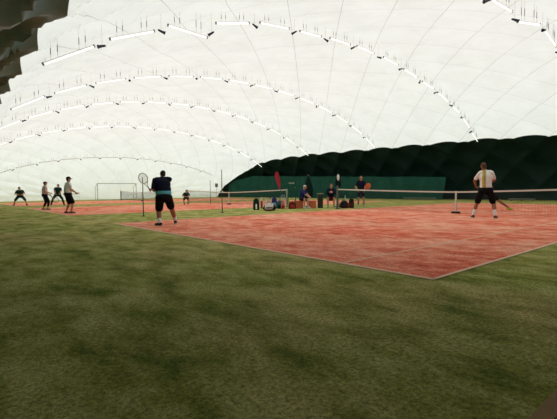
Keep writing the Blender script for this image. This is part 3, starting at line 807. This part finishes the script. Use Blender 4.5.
def duffel(u, v, L, h, m, m2, label, pale=None):
    p, rz = place(u, v); t = thing('duffel_bag', p, label, 'bag', 'bags by the nets', rz)
    mb = MB(); rings = []
    for i in range(11):
        f = i/10; x = -L/2+L*f; k = (1-abs(2*f-1)**4)**.5*.94+.06; k2 = .62+.38*math.sin(PI*f)
        rings.append([V((x, h*.62*k*math.cos(2*PI*j/18), h*.5*k2*(1+k*math.sin(2*PI*j/18)))) for j in range(18)])
    mb.loft(rings); mb.build('body', m, t)
    mb = MB(); rings = []
    for i in range(9):
        f = .16+.62*i/8; x = -L/2+L*f; k2 = .62+.38*math.sin(PI*f); k = (1-abs(2*f-1)**4)**.5
        rings.append([V((x, h*.64*k*math.cos(a), h*.5*k2*(1+1.04*k*math.sin(a)))) for a in [PI*.38+PI*.62*j/8 + PI*.0 for j in range(9)]] + [V((x, h*.58*k*math.cos(a), h*.5*k2*(1+.94*k*math.sin(a)))) for a in [PI-PI*.62*j/8 for j in range(9)]])
    mb.loft(rings); mb.build('top_panel', pale or m2, t)
    mb = MB(); mb.rbox((-L*.06, -h*.56, h*.27), (L*.3, .03, h*.13), .025); mb.build('side_pocket', m2, t)
    for s in (-1, 1):
        mb = MB(); mb.tube([(-L*.2, s*h*.42, h*.8), (-L*.14, s*h*.2, h*1.12), (L*.1, s*h*.2, h*1.12), (L*.16, s*h*.42, h*.8)], .014, 6); mb.build('handle', M_BLACK, t)
def bottle(u, v, h, r, m, mc, label):
    p, rz = place(u, v); t = thing('bottle', p, label, 'bottle', 'drink bottles by the nets', rz)
    mb = MB(); mb.tube([(0,0,0), (0,0,.01), (0,0,h*.62), (0,0,h*.76), (0,0,h*.86)], [r*.9, r, r, r*.62, r*.42], 14); mb.build('body', m, t)
    mb = MB(); mb.tube([(0,0,h*.86), (0,0,h)], [r*.5, r*.45], 12); mb.build('cap', mc, t)
M_BOT_W = mat('white_plastic', (.66, .68, .64), .4, .5); M_BOT_L = mat('lime_plastic', (.40, .58, .10), .4, .5); M_BOT_R = mat('red_brown', (.20, .07, .05), .5)
C_PINKBAG = cloth('dusty_pink', (.40, .26, .27)); C_PALEPINK = cloth('pale_pink_white', (.66, .58, .55)); C_SALMON = cloth('salmon', (.52, .20, .15)); C_TEALDK = cloth('dark_teal', (.03, .10, .12)); C_RED = cloth('red_cloth', (.36, .035, .03))
C_PBLUE = cloth('pale_blue', (.22, .38, .46))
backpack(256.3, 209.9, .34, .60, C_DGREEN, 'dark green backpack with white front strip, leftmost of the bags', C_WHITE)
p, rz = place(261.7, 208.6)
t = thing('racket_sleeve', p, 'slim red-brown racket sleeve with white top, beside the dark green backpack', 'racket sleeve', rz=rz)
mb = MB(); mb.tube([(0,0,0), (0,0,.05), (0,0,.36), (.0,0,.44)], [.03, .06, .065, .045], 14); mb.build('sleeve', M_BOT_R, t)
mb = MB(); mb.capsule((0, 0, .44), (0, 0, .60), .038, .03); mb.build('handle_end', M_BOT_W, t)
duffel(269.5, 210.8, .68, .40, C_BLACK, C_PINKBAG, 'black and dusty pink duffel bag with pale curved top', C_PALEPINK)
bottle(266.3, 208.2, .60, .05, M_BOT_W, M_BOT_W, 'tall white bottle behind the left end of the pink duffel bag')
bottle(270.6, 208.2, .64, .055, M_BOT_W, M_BLACK, 'tall white bottle with dark cap behind the middle of the pink duffel bag')
backpack(274.4, 208.2, .30, .62, C_BLUE, 'dark blue backpack behind the right end of the pink duffel bag', C_PBLUE)
backpack(279.6, 208.6, .36, .44, C_TEALDK, 'dark teal backpack right of the pink duffel bag', C_DGREEN)
p, rz = place(282.2, 207.0)
racket((p.x, p.y, .17), Vector((0,0,1))+Rv*.1, (-Fv.x, -Fv.y, 0), 'pale blue tennis racket upright behind the dark teal backpack', C_PBLUE)
backpack(283.0, 208.9, .22, .40, C_SALMON, 'small salmon pink bag just left of the pale net post', C_RED)
backpack(292.3, 208.8, .42, .40, C_REDDK, 'dark red bag between the pale net post and the orange bench', C_RED)
bottle(289.0, 208.2, .60, .05, M_BOT_L, M_BOT_L, 'lime green bottle behind the dark red bag, nearer the pale post')
bottle(294.5, 208.0, .62, .05, M_BOT_L, M_BOT_W, 'lime green bottle with white cap behind the dark red bag')
duffel(344.2, 208.2, .58, .42, C_REDDK, C_BLACK, 'dark red and black sports bag right of the near net post')
backpack(351.4, 207.8, .30, .52, C_BLACK, 'black backpack with dark red pocket, right of the red sports bag', C_REDDK)
bottle(345.2, 207.5, .70, .045, M_BOT_W, M_BOT_W, 'white bottle standing behind the dark red sports bag')
# waste bin
p, rz = place(320.3, 207.9)
t = thing('waste_bin', p, 'dark waste bin with pale rim beside the orange bench', 'waste bin', rz=rz)
mb = MB(); mb.tube([(0,0,0), (0,0,.02), (0,0,.78)], [.14, .15, .175], 20); mb.build('bin', M_POLE, t)
mb = MB(); mb.tube([(0,0,.78), (0,0,.83)], [.19, .185], 20); mb.build('rim', M_PALEB, t)
# parasols
M_UDK = cloth('umbrella_dark', (.006, .018, .016)); M_URED = cloth('umbrella_red', (.46, .04, .06))
def closed_parasol(u, v, z0, z1, r, m, label, lean=(0, 0), panel=None):
    p, rz = place(u, v); t = thing('closed_parasol', p, label, 'parasol', 'closed parasols', rz)
    mb = MB(); mb.tube([(0, 0, 0), (lean[0]*z1, lean[1]*z1, z1+.06)], .02, 8); mb.build('pole', M_STEEL if not panel else M_POLE, t)
    mb = MB(); rings = []; n = 24
    for k, f in ((0, .35), (.04, .62), (.12, .92), (.25, 1.0), (.5, .8), (.75, .5), (.93, .22), (1, .08)):
        z = z0+(z1-z0)*k
        rings.append([V((lean[0]*z+r*f*(1+.16*math.cos(8*2*PI*j/n*1.0))*math.cos(2*PI*j/n), lean[1]*z+r*f*(1+.16*math.cos(8*2*PI*j/n))*math.sin(2*PI*j/n), z)) for j in range(n)])
    mb.loft(rings); mb.build('canopy', m, t)
    mb = MB(); mb.tube([(0,0,0), (0,0,.05), (0,0,.07)], [.24, .22, .08], 20); mb.build('base', M_BLACK, t)
    mb = MB(); z = z0+(z1-z0)*.42; mb.tube([(lean[0]*z, lean[1]*z, z-.03), (lean[0]*z, lean[1]*z, z+.03)], r*.93, 16); mb.build('tie', m, t)
    if panel:
        mb = MB(); mb.ellipsoid((0, -r*.92, panel[0]), (.075, .03, panel[1])); mb.build('white_panel', C_WHITE, t)
    return t
closed_parasol(308.5, 207.2, .55, 1.86, .27, M_UDK, 'closed dark parasol behind the person on the orange bench')
p, rz = place(279.2, 208.0)
t = thing('feather_flag', p, 'red feather flag on a thin pole behind the bags and second net', 'flag', rz=rz)
D_ = (V((p.x, p.y, 0))-CAMP).dot(Fv); Mi = (Matrix.Translation(p) @ Matrix.Rotation(rz, 4, 'Z')).inverted()
out = [Mi @ (CAMP+ray(a, b)*D_) for a, b in ((280.4,190),(280.7,186),(280.2,180),(279.4,175),(278.3,172.2),(276.6,171.6),(275.1,172.8),(274.7,175.5),(275.6,179.5),(277,183.5),(278.6,187.2),(279.7,190))]
mb = MB(); mb.loft([[q+V((0, -.012+.02*math.sin(i), 0)) for i, q in enumerate(out)], [q+V((0, .012+.02*math.sin(i), 0)) for i, q in enumerate(out)]]); mb.build('flag_cloth', M_URED, t, smooth=False)
tp = Mi @ (CAMP+ray(278.0, 172.0)*D_); mb = MB(); mb.tube([(0, .03, 0), (out[0].x+.005, .03, out[0].z), (out[2].x+.01, .03, out[2].z), (tp.x, .03, tp.z)], .012, 8); mb.build('pole', M_POLE, t)
mb = MB(); mb.tube([(0,.03,0), (0,.03,.04)], [.16, .14], 20); mb.build('base', M_BLACK, t)
closed_parasol(338.2, 206.9, 1.15, 2.15, .16, M_UDK, 'closed dark parasol with white panel behind the near net post', panel=(1.74, .19))
# umpire chair in front of the windscreen
p, rz = place(291.8, 206.9)
t = thing('umpire_chair', p, 'tall dark green umpire chair with pale top rail behind the lime bottles', 'chair', rz=rz)
for sx in (-1, 1):
    for sy in (-1, 1):
        mb = MB(); mb.tube([(sx*.27, sy*.3, 0), (sx*.17, sy*.16, .95 if sy < 0 else 1.5)], .018, 8); mb.build('leg', M_SCREEN, t)
mb = MB(); mb.rbox((0, 0, .93), (.2, .19, .02), .02); mb.build('seat', M_SCREEN, t)
mb = MB(); mb.rbox((0, .17, 1.45), (.19, .02, .04), .01); mb.build('top_rail', M_PALEPOST, t)
mb = MB(); mb.rbox((.2, -.02, 1.18), (.02, .17, .02), .01); mb.build('arm_rest', M_PALEPOST, t)
for k in range(3):
    mb = MB(); mb.box((0, -.28+.04*k, .22+.22*k), (.24-.03*k, .03, .012)); mb.build('step', M_SCREEN, t, smooth=False)
# pale blue cloth hung on the windscreen
c = on_x(234, 189.0, 30.6)
mb = MB(); rings = []
for k, f in ((0, .9), (.3, .8), (.65, 1.0), (.85, .8), (1, .25)):
    z = c.z-.28+.6*k
    rings.append([V((30.5+.05*math.sin(j), c.y+(-.2+.4*j/6)*f, z)) for j in range(7)]+[V((30.56+.05*math.sin(j), c.y+(-.2+.4*j/6)*f, z)) for j in range(6, -1, -1)])
mb.loft(rings); tag(mb.build('hanging_jacket', C_PBLUE), 'pale blue jacket hanging on the left end of the green windscreen', 'jacket')

# ------------------------------------------------------------------ daylight
w = bpy.data.worlds.new('overcast'); SC.world = w; w.use_nodes = True
nt = w.node_tree; bg = nt.nodes['Background']
bg.inputs['Color'].default_value = (.945, 1.0, .985, 1); bg.inputs['Strength'].default_value = 1.0
SC.view_settings.view_transform = 'Standard'; SC.view_settings.look = 'None'
SC.view_settings.gamma = 1.0; SC.view_settings.use_curve_mapping = False
SC.view_settings.exposure = 0.68
SC.cycles.max_bounces = 10; SC.cycles.diffuse_bounces = 6; SC.cycles.transparent_max_bounces = 8
